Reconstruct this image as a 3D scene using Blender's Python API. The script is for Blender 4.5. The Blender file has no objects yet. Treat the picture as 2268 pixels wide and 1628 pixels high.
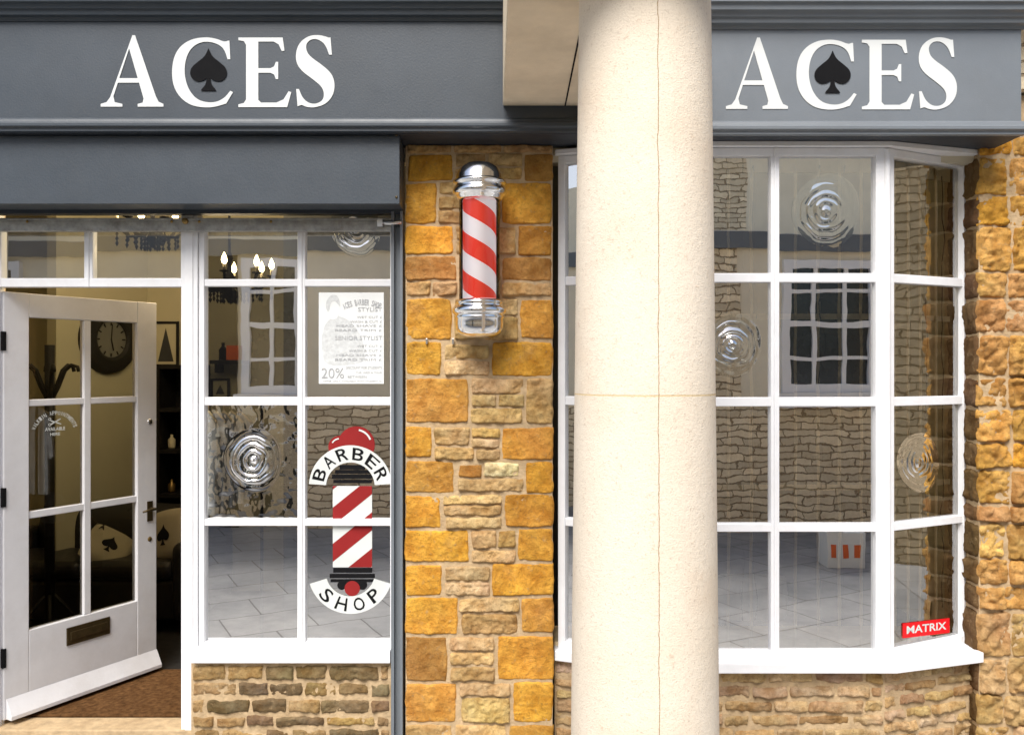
import bpy, math, random
from mathutils import Vector, Matrix, noise
from mathutils.geometry import tessellate_polygon
random.seed(7)
sc=bpy.context.scene; COL=sc.collection
D=4.0; S=480.0; CX=1134; CY=814; CZ=1.64
def W(px,py,y):
    k=(D+y)/(S*D); return Vector(((px-CX)*k,y,CZ-(py-CY)*k))
def WX(px,y): return W(px,0,y).x
def WZ(py,y): return W(0,py,y).z
# ---------------------------------------------------------------- mesh builder
class MB:
    def __init__(s): s.v=[];s.f=[];s.m=[];s.sm=[];s.c=[]
    def add(s,vs,fs,mi=0,smooth=False,cols=None):
        b=len(s.v); s.v+= [tuple(v) for v in vs]
        s.c+= cols if cols else [(.5,.5,.5,1)]*len(vs)
        for f in fs: s.f.append(tuple(b+i for i in f)); s.m.append(mi); s.sm.append(smooth)
    def obox(s,O,T,N,u0,u1,z0,z1,n0,n1,mi=0):
        vs=[]
        for n in (n0,n1):
            for (u,z) in ((u0,z0),(u1,z0),(u1,z1),(u0,z1)):
                p=O+T*u+N*n; vs.append((p.x,p.y,p.z+z))
        s.add(vs,[(0,1,2,3),(7,6,5,4),(0,4,5,1),(1,5,6,2),(2,6,7,3),(3,7,4,0)],mi)
    def box(s,x0,x1,y0,y1,z0,z1,mi=0):
        s.obox(Vector((0,0,0)),Vector((1,0,0)),Vector((0,1,0)),x0,x1,z0,z1,y0,y1,mi)
    def pbox(s,px0,py0,px1,py1,yf,yb,mi=0):
        a=W(px0,py0,yf); b=W(px1,py1,yf); s.box(a.x,b.x,yf,yb,b.z,a.z,mi)
    def prof(s,pr,x0,x1,mi=0):
        n=len(pr); vs=[(x0,y,z) for y,z in pr]+[(x1,y,z) for y,z in pr]
        fs=[(i,(i+1)%n,n+(i+1)%n,n+i) for i in range(n)]
        fs+= [tuple(reversed(range(n))),tuple(range(n,2*n))]
        s.add(vs,fs,mi)
    def prism(s,pts,z0,z1,mi=0):
        n=len(pts); vs=[(x,y,z0) for x,y in pts]+[(x,y,z1) for x,y in pts]
        fs=[(i,(i+1)%n,n+(i+1)%n,n+i) for i in range(n)]+[tuple(reversed(range(n))),tuple(range(n,2*n))]
        s.add(vs,fs,mi)
    def lathe(s,pr,c,seg=32,mi=0,axis='z',smooth=True):
        vs=[];fs=[];c=Vector(c)
        for r,h in pr:
            for k in range(seg):
                a=2*math.pi*k/seg
                if axis=='z': vs.append(c+Vector((r*math.cos(a),r*math.sin(a),h)))
                elif axis=='y': vs.append(c+Vector((r*math.cos(a),h,r*math.sin(a))))
                else: vs.append(c+Vector((h,r*math.cos(a),r*math.sin(a))))
        for i in range(len(pr)-1):
            for k in range(seg):
                k2=(k+1)%seg; fs.append((i*seg+k,i*seg+k2,(i+1)*seg+k2,(i+1)*seg+k))
        s.add(vs,fs,mi,smooth)
    def tube(s,pts,r,seg=8,mi=0):
        pts=[Vector(p) for p in pts]; n=len(pts); vs=[];fs=[]
        for i,p in enumerate(pts):
            t=(pts[min(i+1,n-1)]-pts[max(i-1,0)]).normalized()
            a=t.orthogonal().normalized() if i==0 else (a-t*a.dot(t)).normalized()
            b=t.cross(a); rr=r[i] if isinstance(r,(list,tuple)) else r
            for k in range(seg):
                q=2*math.pi*k/seg; vs.append(p+(a*math.cos(q)+b*math.sin(q))*rr)
        for i in range(n-1):
            for k in range(seg):
                k2=(k+1)%seg; fs.append((i*seg+k,i*seg+k2,(i+1)*seg+k2,(i+1)*seg+k))
        fs.append(tuple(reversed(range(seg)))); fs.append(tuple((n-1)*seg+k for k in range(seg)))
        s.add(vs,fs,mi,True)
    def shape(s,loops,fn,thick=0,mi=0):
        flat=[p for l in loops for p in l]
        tris=tessellate_polygon([[Vector((p[0],p[1],0)) for p in l] for l in loops])
        s.add([fn(p[0],p[1],0) for p in flat],[tuple(t) for t in tris],mi)
        if thick:
            for l in loops:
                n=len(l)
                s.add([fn(p[0],p[1],0) for p in l]+[fn(p[0],p[1],thick) for p in l],
                      [(i,(i+1)%n,n+(i+1)%n,n+i) for i in range(n)],mi)
    def build(s,name,mats,parent=None,bevel=0,seg=2):
        me=bpy.data.meshes.new(name); me.from_pydata(s.v,[],s.f)
        if not isinstance(mats,(list,tuple)): mats=[mats]
        for m in mats: me.materials.append(m)
        me.polygons.foreach_set('material_index',s.m); me.polygons.foreach_set('use_smooth',s.sm)
        at=me.attributes.new('Col','FLOAT_COLOR','POINT')
        at.data.foreach_set('color',[x for c in s.c for x in c])
        me.update()
        o=bpy.data.objects.new(name,me); COL.objects.link(o)
        if parent is not None:
            o.parent=parent
            if parent.type=='EMPTY' and not parent.get('_local'):
                o.matrix_parent_inverse=Matrix.Translation(parent.location).inverted()
        if bevel:
            b=o.modifiers.new('b','BEVEL'); b.width=bevel; b.segments=seg; b.limit_method='ANGLE'; b.angle_limit=.7
        return o
def tag(o,label=None,cat=None,group=None,kind=None):
    if label: o['label']=label
    if cat: o['category']=cat
    if group: o['group']=group
    if kind: o['kind']=kind
    return o
def thing(name,label,cat,loc=(0,0,0),group=None,local=False,rz=0):
    o=bpy.data.objects.new(name,None); COL.objects.link(o); o.location=loc; o.rotation_euler=(0,0,rz)
    o.empty_display_size=.1
    if local: o['_local']=1
    return tag(o,label,cat,group)
# ---------------------------------------------------------------- materials
class NT:
    def __init__(s,name):
        s.m=bpy.data.materials.new(name); s.m.use_nodes=True; s.t=s.m.node_tree; s.t.nodes.clear()
        s.out=s.n('ShaderNodeOutputMaterial')
    def n(s,t,**k):
        x=s.t.nodes.new(t)
        for a,b in k.items():
            if a.startswith('i_'):
                key=a[2:]; key=int(key) if key.isdigit() else key.replace('_',' ')
                x.inputs[key].default_value=b
            else: setattr(x,a,b)
        return x
    def l(s,a,b): s.t.links.new(a,b)
    def math(s,op,a,b=None,clamp=False):
        x=s.n('ShaderNodeMath',operation=op,use_clamp=clamp)
        for i,v in enumerate((a,b)):
            if v is None: continue
            if isinstance(v,(int,float)): x.inputs[i].default_value=v
            else: s.l(v,x.inputs[i])
        return x.outputs[0]
    def coord(s):
        return s.n('ShaderNodeTexCoord').outputs['Object']
    def noise(s,co,scale,detail=4,rough=.6):
        x=s.n('ShaderNodeTexNoise',i_Scale=scale,i_Detail=detail,i_Roughness=rough); s.l(co,x.inputs['Vector']); return x.outputs['Fac']
    def ramp(s,f,a,b,ca=(0,0,0,1),cb=(1,1,1,1)):
        x=s.n('ShaderNodeValToRGB'); e=x.color_ramp.elements; e[0].position=a;e[1].position=b;e[0].color=ca;e[1].color=cb
        s.l(f,x.inputs[0]); return x.outputs[0]
    def mix(s,f,a,b,mode='MIX'):
        x=s.n('ShaderNodeMix',data_type='RGBA',blend_type=mode)
        for i,v in ((0,f),(6,a),(7,b)):
            if isinstance(v,(int,float)): x.inputs[i].default_value=v
            elif isinstance(v,tuple): x.inputs[i].default_value=v
            else: s.l(v,x.inputs[i])
        return x.outputs[2]
    def bsdf(s,**k):
        p=s.n('ShaderNodeBsdfPrincipled',**k); s.l(p.outputs[0],s.out.inputs[0]); return p
    def bump(s,h,dist,strength=1):
        b=s.n('ShaderNodeBump',i_Strength=strength,i_Distance=dist); s.l(h,b.inputs['Height']); return b.outputs[0]
def c4(c,k=1): return (c[0]*k,c[1]*k,c[2]*k,1)
def mat(name,base,rough=.6,metal=0,var=.15,scale=6,bd=.0,bs=80,emit=0,grime=0,spec=.5):
    t=NT(name); co=t.coord(); p=t.bsdf(i_Roughness=rough,i_Metallic=metal)
    p.inputs['Specular IOR Level'].default_value=spec
    f=t.ramp(t.noise(co,scale,6),.3,.75)
    col=t.mix(f,c4(base,1-var),c4(base,1+var*.5))
    if grime:
        g=t.ramp(t.noise(co,scale*.35,8,.7),.48,.72)
        g2=t.math('MULTIPLY',g,grime)
        col=t.mix(g2,col,c4((base[0]*.5,base[1]*.42,base[2]*.33)))
    t.l(col,p.inputs['Base Color'])
    rr=t.math('MULTIPLY_ADD',t.noise(co,scale*3,3),.25); 
    t.t.nodes[-1].inputs[2].default_value=max(rough-.12,0.02)
    t.l(rr,p.inputs['Roughness'])
    if bd: t.l(t.bump(t.noise(co,bs,4),bd),p.inputs['Normal'])
    if emit:
        p.inputs['Emission Color'].default_value=c4(base); p.inputs['Emission Strength'].default_value=emit
    return t.m
def stone_mat(name,dark=.5,bd=.004):
    t=NT(name); co=t.coord(); p=t.bsdf(i_Roughness=.92); p.inputs['Specular IOR Level'].default_value=.12
    a=t.n('ShaderNodeAttribute',attribute_name='Col').outputs['Color']
    n1=t.noise(co,14,8,.65); n2=t.noise(co,60,8,.75); n3=t.noise(co,5,5,.6); n4=t.noise(co,30,6,.7)
    c=t.mix(t.ramp(n1,.36,.64),t.mix(1,a,(.72,.60,.46,1),'MULTIPLY'),t.mix(1,a,(1.12,1.12,1.10,1),'MULTIPLY'))
    c=t.mix(t.math('MULTIPLY',t.ramp(n2,.51,.66),dark),c,(.16,.085,.03,1))
    c=t.mix(t.math('MULTIPLY',t.ramp(n4,.58,.72),.28),c,(.74,.56,.32,1))
    c=t.mix(t.math('MULTIPLY',t.ramp(n3,.56,.75),.20),c,(.62,.44,.24,1))
    t.l(c,p.inputs['Base Color'])
    h=t.math('ADD',t.math('MULTIPLY',n1,1.4),t.math('MULTIPLY',n2,1.5))
    t.l(t.bump(h,bd),p.inputs['Normal']); return t.m
def rubble(name,ax,base,scale=1.0,lo=.75,mo=.45):
    t=NT(name); co=t.coord(); p=t.bsdf(i_Roughness=.95); p.inputs['Specular IOR Level'].default_value=.2
    sp=t.n('ShaderNodeSeparateXYZ'); t.l(co,sp.inputs[0]); cb=t.n('ShaderNodeCombineXYZ')
    n=t.noise(co,3,4); n2=t.noise(co,4.3,5)
    t.l(t.math('ADD',sp.outputs[ax],t.math('MULTIPLY',n,.35)),cb.inputs[0])
    t.l(t.math('ADD',sp.outputs[2],t.math('MULTIPLY',n2,.13)),cb.inputs[1])
    b=t.n('ShaderNodeTexBrick',offset=.43,squash=1.5,squash_frequency=3,i_Scale=scale,i_Mortar_Size=.009,i_Mortar_Smooth=.5,i_Brick_Width=.22,i_Row_Height=.078,i_Bias=0)
    b.inputs['Color1'].default_value=c4(base,1.1); b.inputs['Color2'].default_value=c4(base,lo); b.inputs['Mortar'].default_value=c4((base[0]*mo,base[1]*mo*.9,base[2]*mo*.8))
    t.l(cb.outputs[0],b.inputs['Vector'])
    n3=t.noise(co,9,6,.7); n4=t.noise(co,22,5,.7)
    c=t.mix(t.ramp(n3,.3,.65),t.mix(1,b.outputs[0],(.82,.78,.74,1),'MULTIPLY'),b.outputs[0])
    c=t.mix(t.math('MULTIPLY',t.ramp(n4,.58,.72),.45),c,c4((base[0]*.3,base[1]*.27,base[2]*.24)))
    t.l(c,p.inputs['Base Color'])
    h=t.math('SUBTRACT',t.math('MULTIPLY',n3,.8),b.outputs[1])
    t.l(t.bump(h,.02),p.inputs['Normal']); return t.m
def glass(name,refl,bd,bs,tint=(.9,.93,.9)):
    t=NT(name); co=t.coord()
    g=t.n('ShaderNodeBsdfGlossy',i_Roughness=.0,i_Color=(.98,.98,.98,1)); tr=t.n('ShaderNodeBsdfTransparent',i_Color=c4(tint))
    if bd: t.l(t.bump(t.noise(co,bs,2,.4),bd),g.inputs['Normal'])
    lw=t.n('ShaderNodeFresnel',i_IOR=1.5)
    f=t.math('ADD',t.math('MULTIPLY',lw.outputs[0],1.0),refl,True)
    mx=t.n('ShaderNodeMixShader'); t.l(f,mx.inputs[0]); t.l(tr.outputs[0],mx.inputs[1]); t.l(g.outputs[0],mx.inputs[2]); t.l(mx.outputs[0],t.out.inputs[0])
    return t.m
M={}
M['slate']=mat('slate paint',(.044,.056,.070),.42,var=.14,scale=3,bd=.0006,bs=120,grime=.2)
M['slate_pale']=mat('lit slate paint',(.16,.18,.20),.42,var=.10,scale=3,bd=.0006,bs=120,grime=.2)  # slate of the left board, with the right board's brighter light in the colour
M['slate_dark']=mat('dark slate paint',(.03,.038,.05),.5,var=.15,scale=4)
M['white']=mat('white gloss paint',(.79,.80,.82),.35,var=.06,scale=9,bd=.0008,bs=60,grime=.18)
M['doorwhite']=mat('old white door paint',(.70,.70,.72),.4,var=.07,scale=6,bd=.0008,bs=60,grime=.25)
M['letter']=mat('cream lettering',(.64,.66,.65),.5,var=.04,scale=5)
M['black']=mat('black vinyl',(.008,.008,.009),.8,var=.1,spec=.1)
M['stone']=stone_mat('ochre stone',.5,.008)
M['drystone']=stone_mat('brown rubble stone',.6,.008)
M['mortar']=mat('lime mortar',(.54,.40,.24),.95,var=.3,scale=20,bd=.005,bs=90,grime=.4,spec=.1)
M['beam']=mat('limestone beam',(.80,.69,.52),.9,var=.15,scale=5,bd=.002,bs=160,grime=.25,spec=.1)
M['galv']=mat('galvanised steel',(.42,.42,.40),.5,.6,var=.4,scale=30,bd=.0008,bs=120,grime=.5)
M['steel']=mat('steel',(.6,.6,.6),.3,1)
M['brass']=mat('aged brass',(.30,.20,.07),.4,.8,var=.3,scale=30)
M['darkbrass']=mat('dark brass',(.10,.07,.03),.4,.7,var=.3,scale=30)
M['chrome']=mat('chrome',(.93,.94,.95),.08,1,var=.03)
M['cream']=mat('cream interior wall paint',(.50,.46,.31),.8,var=.08,scale=1.5)
M['ceil']=mat('ceiling paint',(.55,.50,.38),.8,var=.05)
M['darkfloor']=mat('dark floor',(.03,.028,.026),.4,var=.3)
M['backdrop']=mat('dark partition paint',(.035,.038,.036),.6,var=.3)
M['coir']=mat('coir',(.15,.075,.03),.95,var=.6,scale=40,bd=.006,bs=260,grime=.5,spec=.05)
M['leather']=mat('black leather',(.012,.011,.011),.35,var=.3,scale=12,bd=.002,bs=40)
M['blackwood']=mat('black wood',(.013,.012,.011),.5,var=.3,spec=.2)
M['ivory']=mat('ivory cotton',(.36,.32,.22),.9,var=.1,bd=.001,bs=300)
M['greyfab']=mat('grey cloth',(.55,.55,.57),.95,var=.3,scale=20)
M['palecloth']=mat('pale cloth',(.82,.82,.80),.95,var=.3,scale=20)
M['wood']=mat('pale batten wood',(.95,.78,.50),.7,var=.2,scale=14)
M['red']=mat('red vinyl',(.26,.018,.018),.5,var=.14,spec=.2)
M['signred']=mat('sign red',(.70,.008,.012),.5,var=.03,spec=.2)
M['vwhite']=mat('white vinyl',(.62,.65,.63),.5,var=.08,spec=.2)
M['paper']=mat('paper',(.74,.76,.75),.9,var=.06,spec=.1)
M['ink']=mat('grey print ink',(.40,.41,.42),.9,var=.1,spec=.1)
M['inkpale']=mat('pale grey print',(.60,.62,.62),.9,var=.2,scale=60,spec=.1)
M['bulb']=mat('lit candle bulb',(1,.76,.38),.4,emit=30)
M['candle']=mat('candle sleeve',(.7,.62,.45),.6)
M['clockface']=mat('clock face',(.16,.155,.13),.6)
M['orange']=mat('orange card',(.75,.14,.03),.6)
M['glass']=glass('window glass',.66,.00050,4)
M['bayglass']=glass('bay window glass',.64,.00045,4)
M['sideglass']=glass('bay side glass',.30,.0005,4)
M['clearglass']=glass('clearer window glass',.42,.0004,4)
M['wavy']=glass('wavy old glass',.50,.012,11)
M['bull']=glass('bullseye glass',.60,.0008,12)
M['bulldark']=glass('dark reflection bullseye glass',.72,.0010,12,(.25,.26,.26))  # dark tint stands in for dark reflections in the bullseye rings
M['doorglass']=glass('door glass',.03,.0004,4)
M['poleglass']=glass('pole glass',.0,.0,4,(1,1,1))
M['darkglass']=mat('dark window pane',(.02,.024,.026),.06,var=.1,spec=.8)
M['rend']=mat('pale rendered wall',(.92,.84,.66),.9,var=.12,scale=2,grime=.15)
M['oppwhite']=mat('bright white paint',(.93,.93,.93),.5,var=.03)
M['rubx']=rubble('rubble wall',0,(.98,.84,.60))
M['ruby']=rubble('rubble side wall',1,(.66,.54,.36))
M['roof']=mat('pale bounce roof',(.75,.70,.62),.7,var=.15)
POLE=(WX(1062,-.13),-.13)
def stripes():
    t=NT('red and white pole stripes'); co=t.coord(); p=t.bsdf(i_Roughness=.3)
    mp=t.n('ShaderNodeMapping'); mp.inputs['Location'].default_value=(-POLE[0],-POLE[1],0); t.l(co,mp.inputs[0])
    sp=t.n('ShaderNodeSeparateXYZ'); t.l(mp.outputs[0],sp.inputs[0])
    a=t.math('ARCTAN2',sp.outputs[0],t.math('MULTIPLY',sp.outputs[1],-1))
    per=86/495.0; zc=CZ-(560-CY)/(1920/3.87)
    h=t.math('ADD',t.math('MULTIPLY',a,1.5/(2*math.pi)),t.math('DIVIDE',t.math('SUBTRACT',sp.outputs[2],zc-5*per),per))
    fr=t.math('FRACT',t.math('ADD',h,.25))
    m_=t.math('LESS_THAN',fr,.5)
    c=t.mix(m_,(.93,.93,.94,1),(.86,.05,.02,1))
    t.l(c,p.inputs['Base Color']); t.l(c,p.inputs['Emission Color']); p.inputs['Emission Strength'].default_value=.26; return t.m  # slight glow added to the stripe colours to brighten them
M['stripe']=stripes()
COLX,COLY=WX(1427,-1.45),-1.45
def colmat():
    t=NT('column limestone'); co=t.coord(); p=t.bsdf(i_Roughness=.9); p.inputs['Specular IOR Level'].default_value=.1
    n1=t.noise(co,3,6,.6); n2=t.noise(co,220,3,.6); n3=t.noise(co,1.7,5,.6); n4=t.noise(co,45,5,.7); n5=t.noise(co,110,4,.7)
    c=t.mix(t.ramp(n1,.3,.7),(.78,.685,.55,1),(.83,.745,.62,1))
    c=t.mix(t.math('MULTIPLY',t.ramp(n3,.56,.72),.38),c,(.66,.48,.33,1))
    c=t.mix(t.math('MULTIPLY',t.ramp(n4,.61,.69),.40),c,(.50,.35,.23,1))
    c=t.mix(t.math('MULTIPLY',t.ramp(n5,.58,.68),.35),c,(.42,.32,.23,1))
    c=t.mix(t.math('MULTIPLY',t.ramp(n2,.45,.75),.24),c,(.46,.36,.27,1))
    sp=t.n('ShaderNodeSeparateXYZ'); t.l(co,sp.inputs[0])
    wob=t.math('MULTIPLY',t.math('SUBTRACT',t.noise(co,16,5,.7),.5),.012)
    dx=t.math('SUBTRACT',sp.outputs[0],COLX)
    line=t.math('ABSOLUTE',t.math('SUBTRACT',t.math('ADD',dx,wob),.008))
    vm=t.math('MULTIPLY',t.math('LESS_THAN',line,.0011),t.math('LESS_THAN',sp.outputs[1],COLY))
    hz=t.math('ABSOLUTE',t.math('SUBTRACT',t.math('ADD',sp.outputs[2],t.math('MULTIPLY',wob,.35)),1.563))
    hm=t.math('LESS_THAN',hz,.0022)
    c=t.mix(t.math('MULTIPLY',hm,.70),c,(.66,.48,.22,1))
    c=t.mix(t.math('MULTIPLY',vm,.80),c,(.34,.20,.08,1))
    t.l(c,p.inputs['Base Color'])
    h=t.math('SUBTRACT',t.math('ADD',t.math('MULTIPLY',n2,.6),t.math('MULTIPLY',n4,.8)),t.math('MULTIPLY',t.math('ADD',vm,hm),1.2))
    t.l(t.bump(h,.0026),p.inputs['Normal']); return t.m
M['column']=colmat()
def paving():
    t=NT('paving slabs'); co=t.coord(); p=t.bsdf(i_Roughness=.85)
    b=t.n('ShaderNodeTexBrick',i_Scale=1,i_Mortar_Size=.007,i_Mortar_Smooth=.4,i_Brick_Width=.6,i_Row_Height=.45)
    b.inputs['Color1'].default_value=(.52,.51,.49,1); b.inputs['Color2'].default_value=(.44,.44,.43,1); b.inputs['Mortar'].default_value=(.22,.21,.20,1)
    mp=t.n('ShaderNodeMapping'); mp.inputs['Rotation'].default_value=(0,0,.5); t.l(co,mp.inputs[0])
    t.l(mp.outputs[0],b.inputs['Vector']); t.l(t.mix(t.ramp(t.noise(co,2,8,.7),.3,.75),t.mix(1,b.outputs[0],(.55,.56,.58,1),'MULTIPLY'),b.outputs[0]),p.inputs['Base Color'])
    return t.m
M['paving']=paving()
# ---------------------------------------------------------------- 2D helpers
def chaikin(pts,n=2):
    for _ in range(n):
        out=[]; L=len(pts)
        for i in range(L):
            p=pts[i]
            if len(p)>2: out.append(p); continue
            a=pts[i-1]; b=pts[(i+1)%L]
            out.append((p[0]*.75+a[0]*.25,p[1]*.75+a[1]*.25)); out.append((p[0]*.75+b[0]*.25,p[1]*.75+b[1]*.25))
        pts=out
    return [(p[0],p[1]) for p in pts]
A_out=[(223,237),(223,231),(236,227),(244,216),(290,88),(293,79),(299,79),(345,214),(351,226),(362,231),(362,237),(305,237),(305,231),(316,228),(318,219),(308,184),(261,184),(251,214),(254,227),(271,231),(271,237)]
A_hole=[(286,108),(264,174),(305,174)]
C_out=[(505,91,1),(497,94),(478,86),(455,83),(425,87),(400,102),(385,126),(380,160),(384,192),(398,216),(420,233),(448,239),(475,238),(501,230,1),(516,205,1),(510,202,1),(498,217),(480,227),(458,228),(436,221),(420,203),(411,180),(408,155),(412,128),(424,106),(444,94),(464,93),(484,99),(497,110),(504,132,1),(510,132,1),(508,91,1)]
E_out=[(528,84),(626,84),(630,113),(624,114),(617,99),(606,93),(572,93),(572,152),(599,152),(607,148),(611,138),(616,138),(616,176),(611,176),(607,166),(599,162),(572,162),(572,222),(578,228),(612,228),(628,221),(639,203),(645,205),(636,238),(528,238),(528,232),(540,229),(545,221),(545,100),(540,92),(528,90)]
S_out=[(732,84,1),(735,122,1),(729,122,1),(721,100),(706,88),(690,87),(678,97),(678,112),(686,126),(718,148),(736,166),(742,188),(738,212),(722,231),(698,239),(680,238),(668,233,1),(659,236,1),(656,198,1),(662,198,1),(670,218),(685,230),(702,231),(716,222),(718,206),(712,192),(694,177),(668,158),(656,140),(655,116),(664,94),(684,80),(706,78),(722,82,1),(727,84,1)]
SPADE=[(462,108,1),(470,126),(486,138),(502,152),(503,170),(490,182),(474,180),(466,174,1),(468,188),(478,199),(479,202,1),(445,202,1),(446,199),(456,188),(458,174,1),(450,180),(434,182),(421,170),(422,152),(438,138),(454,126)]
spade=chaikin(SPADE,3)
_g={}
def glyph(s,bold=0):
    k=(s,bold)
    if k in _g: return _g[k]
    cu=bpy.data.curves.new('t','FONT'); cu.body=s; cu.size=1; cu.offset=bold; cu.resolution_u=3
    ob=bpy.data.objects.new('t',cu); COL.objects.link(ob)
    dg=bpy.context.evaluated_depsgraph_get(); me=bpy.data.meshes.new_from_object(ob.evaluated_get(dg))
    vs=[(v.co.x,v.co.y) for v in me.vertices]; fs=[tuple(p.vertices) for p in me.polygons]
    bpy.data.objects.remove(ob); bpy.data.curves.remove(cu); bpy.data.meshes.remove(me)
    _g[k]=(vs,fs); return _g[k]
def text_fit(mb,s,x0,x1,ytop,ybot,fn,mi=0,bold=0):
    vs,fs=glyph(s,bold)
    if not vs: return
    xs=[v[0] for v in vs]; ys=[v[1] for v in vs]; a,b=min(xs),max(xs); c,d=min(ys),max(ys)
    mb.add([fn(x0+(v[0]-a)/(b-a)*(x1-x0), ybot-(v[1]-c)/(d-c)*(ybot-ytop),0) for v in vs],fs,mi)
def text_arc(mb,s,cx,cy,r0,r1,a0,a1,fn,flip=False,mi=0,bold=0,wid=.8):
    n=len(s)
    for i,ch in enumerate(s):
        if ch==' ': continue
        t=(i+.5)/n; a=math.radians(a0+(a1-a0)*t); half=abs(math.radians(a1-a0))/n*.5*wid
        vs,fs=glyph(ch,bold); xs=[v[0] for v in vs]; ys=[v[1] for v in vs]
        x_0,x_1=min(xs),max(xs); y_0,y_1=min(ys),max(ys)
        if ch=='I' : half*=.3
        out=[]
        for v in vs:
            u=(v[0]-x_0)/(x_1-x_0)-.5; w=(v[1]-y_0)/(y_1-y_0)
            if not flip: aa=a-u*2*half; r=r0+(r1-r0)*w
            else: aa=a+u*2*half; r=r1-(r1-r0)*w
            out.append(fn(cx+math.cos(aa)*r,cy-math.sin(aa)*r,0))
        mb.add(out,fs,mi)
def pl(y): return lambda px,py,d=0: tuple(W(px,py,y)+Vector((0,d,0)))
def circ(cx,cy,r,n=32,ry=None): return [(cx+r*math.cos(2*math.pi*k/n),cy+(ry or r)*math.sin(2*math.pi*k/n)) for k in range(n)]
def sector(cx,cy,r0,r1,a0,a1,n=32):
    o=[(cx+r1*math.cos(math.radians(a0+(a1-a0)*k/n)),cy-r1*math.sin(math.radians(a0+(a1-a0)*k/n))) for k in range(n+1)]
    i=[(cx+r0*math.cos(math.radians(a0+(a1-a0)*k/n)),cy-r0*math.sin(math.radians(a0+(a1-a0)*k/n))) for k in range(n+1)]
    return o+i[::-1]
def rect(x0,y0,x1,y1): return [(x0,y0),(x1,y0),(x1,y1),(x0,y1)]
def clip(poly,x0,y0,x1,y1):
    def cl(p,ins,inter):
        out=[]
        for i in range(len(p)):
            a=p[i-1];b=p[i]
            if ins(b):
                if not ins(a): out.append(inter(a,b))
                out.append(b)
            elif ins(a): out.append(inter(a,b))
        return out
    def ix(v): return lambda a,b:(v,a[1]+(b[1]-a[1])*(v-a[0])/(b[0]-a[0]))
    def iy(v): return lambda a,b:(a[0]+(b[0]-a[0])*(v-a[1])/(b[1]-a[1]),v)
    for ins,inter in ((lambda p:p[0]>=x0,ix(x0)),(lambda p:p[0]<=x1,ix(x1)),(lambda p:p[1]>=y0,iy(y0)),(lambda p:p[1]<=y1,iy(y1))):
        if poly: poly=cl(poly,ins,inter)
    return poly
# ---------------------------------------------------------------- stone masonry
def stone(mb,O,T,N,u0,u1,v0,v1,depth,rough,col,cell=.012,warp=.006,mi=0,edge=.009,chip=.5):
    w=u1-u0;h=v1-v0; nu=max(5,int(w/cell)); nv=max(5,int(h/cell)); sd=random.uniform(0,100)
    r=min(edge,min(w,h)*.3); vs=[];cs=[];fs=[]
    tu=random.uniform(-.3,.3); tv=random.uniform(-.3,.3); cr=random.uniform(.02,.07)
    for j in range(nv+1):
        for i in range(nu+1):
            a=i/nu*2-1; b=j/nv*2-1
            k=1-cr*(a*a*b*b)**2
            u=(u0+u1)/2+a*w/2*k; v=(v0+v1)/2+b*h/2*k
            q=Vector((u*9,v*9,sd)); q2=Vector((u*34,v*34,sd))
            u+=noise.noise(q)*warp*1.2+noise.noise(q2)*warp*.8; v+=noise.noise(q+Vector((0,0,31)))*warp*1.2+noise.noise(q2+Vector((0,0,7)))*warp*.8
            e=min((1-abs(a))*w/2,(1-abs(b))*h/2)/r; e=max(0,min(1,e))
            vd=noise.voronoi(Vector((u*16,v*16,sd)))[0]
            n1=.7*noise.noise(Vector((u*11,v*11,sd)))+.5*noise.noise(Vector((u*32,v*32,sd)))+.5*noise.noise(Vector((u*80,v*80,sd)))+chip*min(vd[1]-vd[0],.5)*1.6-chip*.4
            hh=depth*(1-(1-e)**2)+(n1*rough+(a*tu+b*tv)*depth)*(.15+.85*e)
            p=O+T*u+N*hh; vs.append((p.x,p.y,p.z+v))
            m=1+.25*noise.noise(Vector((u*7,v*7,sd+9)))+.15*noise.noise(Vector((u*25,v*25,sd)))
            cs.append((col[0]*m,col[1]*m*(1+.06*noise.noise(Vector((u*5,v*5,sd)))),col[2]*m*(1+.15*noise.noise(Vector((u*6,v*6,sd+3)))),1))
    for j in range(nv):
        for i in range(nu):
            q=j*(nu+1)+i; fs.append((q,q+1,q+nu+2,q+nu+1))
    mb.add(vs,fs,mi,True,cs)
def jit(c,k=.12):
    m=1+random.uniform(-k,k); return (c[0]*m,c[1]*m*(1+random.uniform(-.04,.05)),c[2]*m*(1+random.uniform(-.15,.1)))
def courses(mb,O,T,N,L,z0,z1,rh,ln,pal,depth,rough,gap=.006,cell=.010):
    z=z1
    while z>z0:
        h=random.uniform(*rh); u=-random.uniform(0,ln[0]*.6)
        while u<L:
            l=random.uniform(*ln); a=max(u,0); b=min(u+l,L)
            if b-a>.04: stone(mb,O,T,N,a+gap/2,b-gap/2,z-h+gap/2+random.uniform(0,.007),z-gap/2-random.uniform(0,.007),depth*random.uniform(.7,1.2),rough,jit(random.choice(pal)),cell,.008,edge=.007)
            u+=l
        z-=h
X=Vector((1,0,0)); FN=Vector((0,-1,0))
OCH=(.68,.355,.06); OCH2=(.59,.31,.07); TAN=(.56,.38,.18)
pil=MB(); pil.box(WX(898,0),WX(1224,0),.008,.34,-.15,2.664,1)
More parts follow.
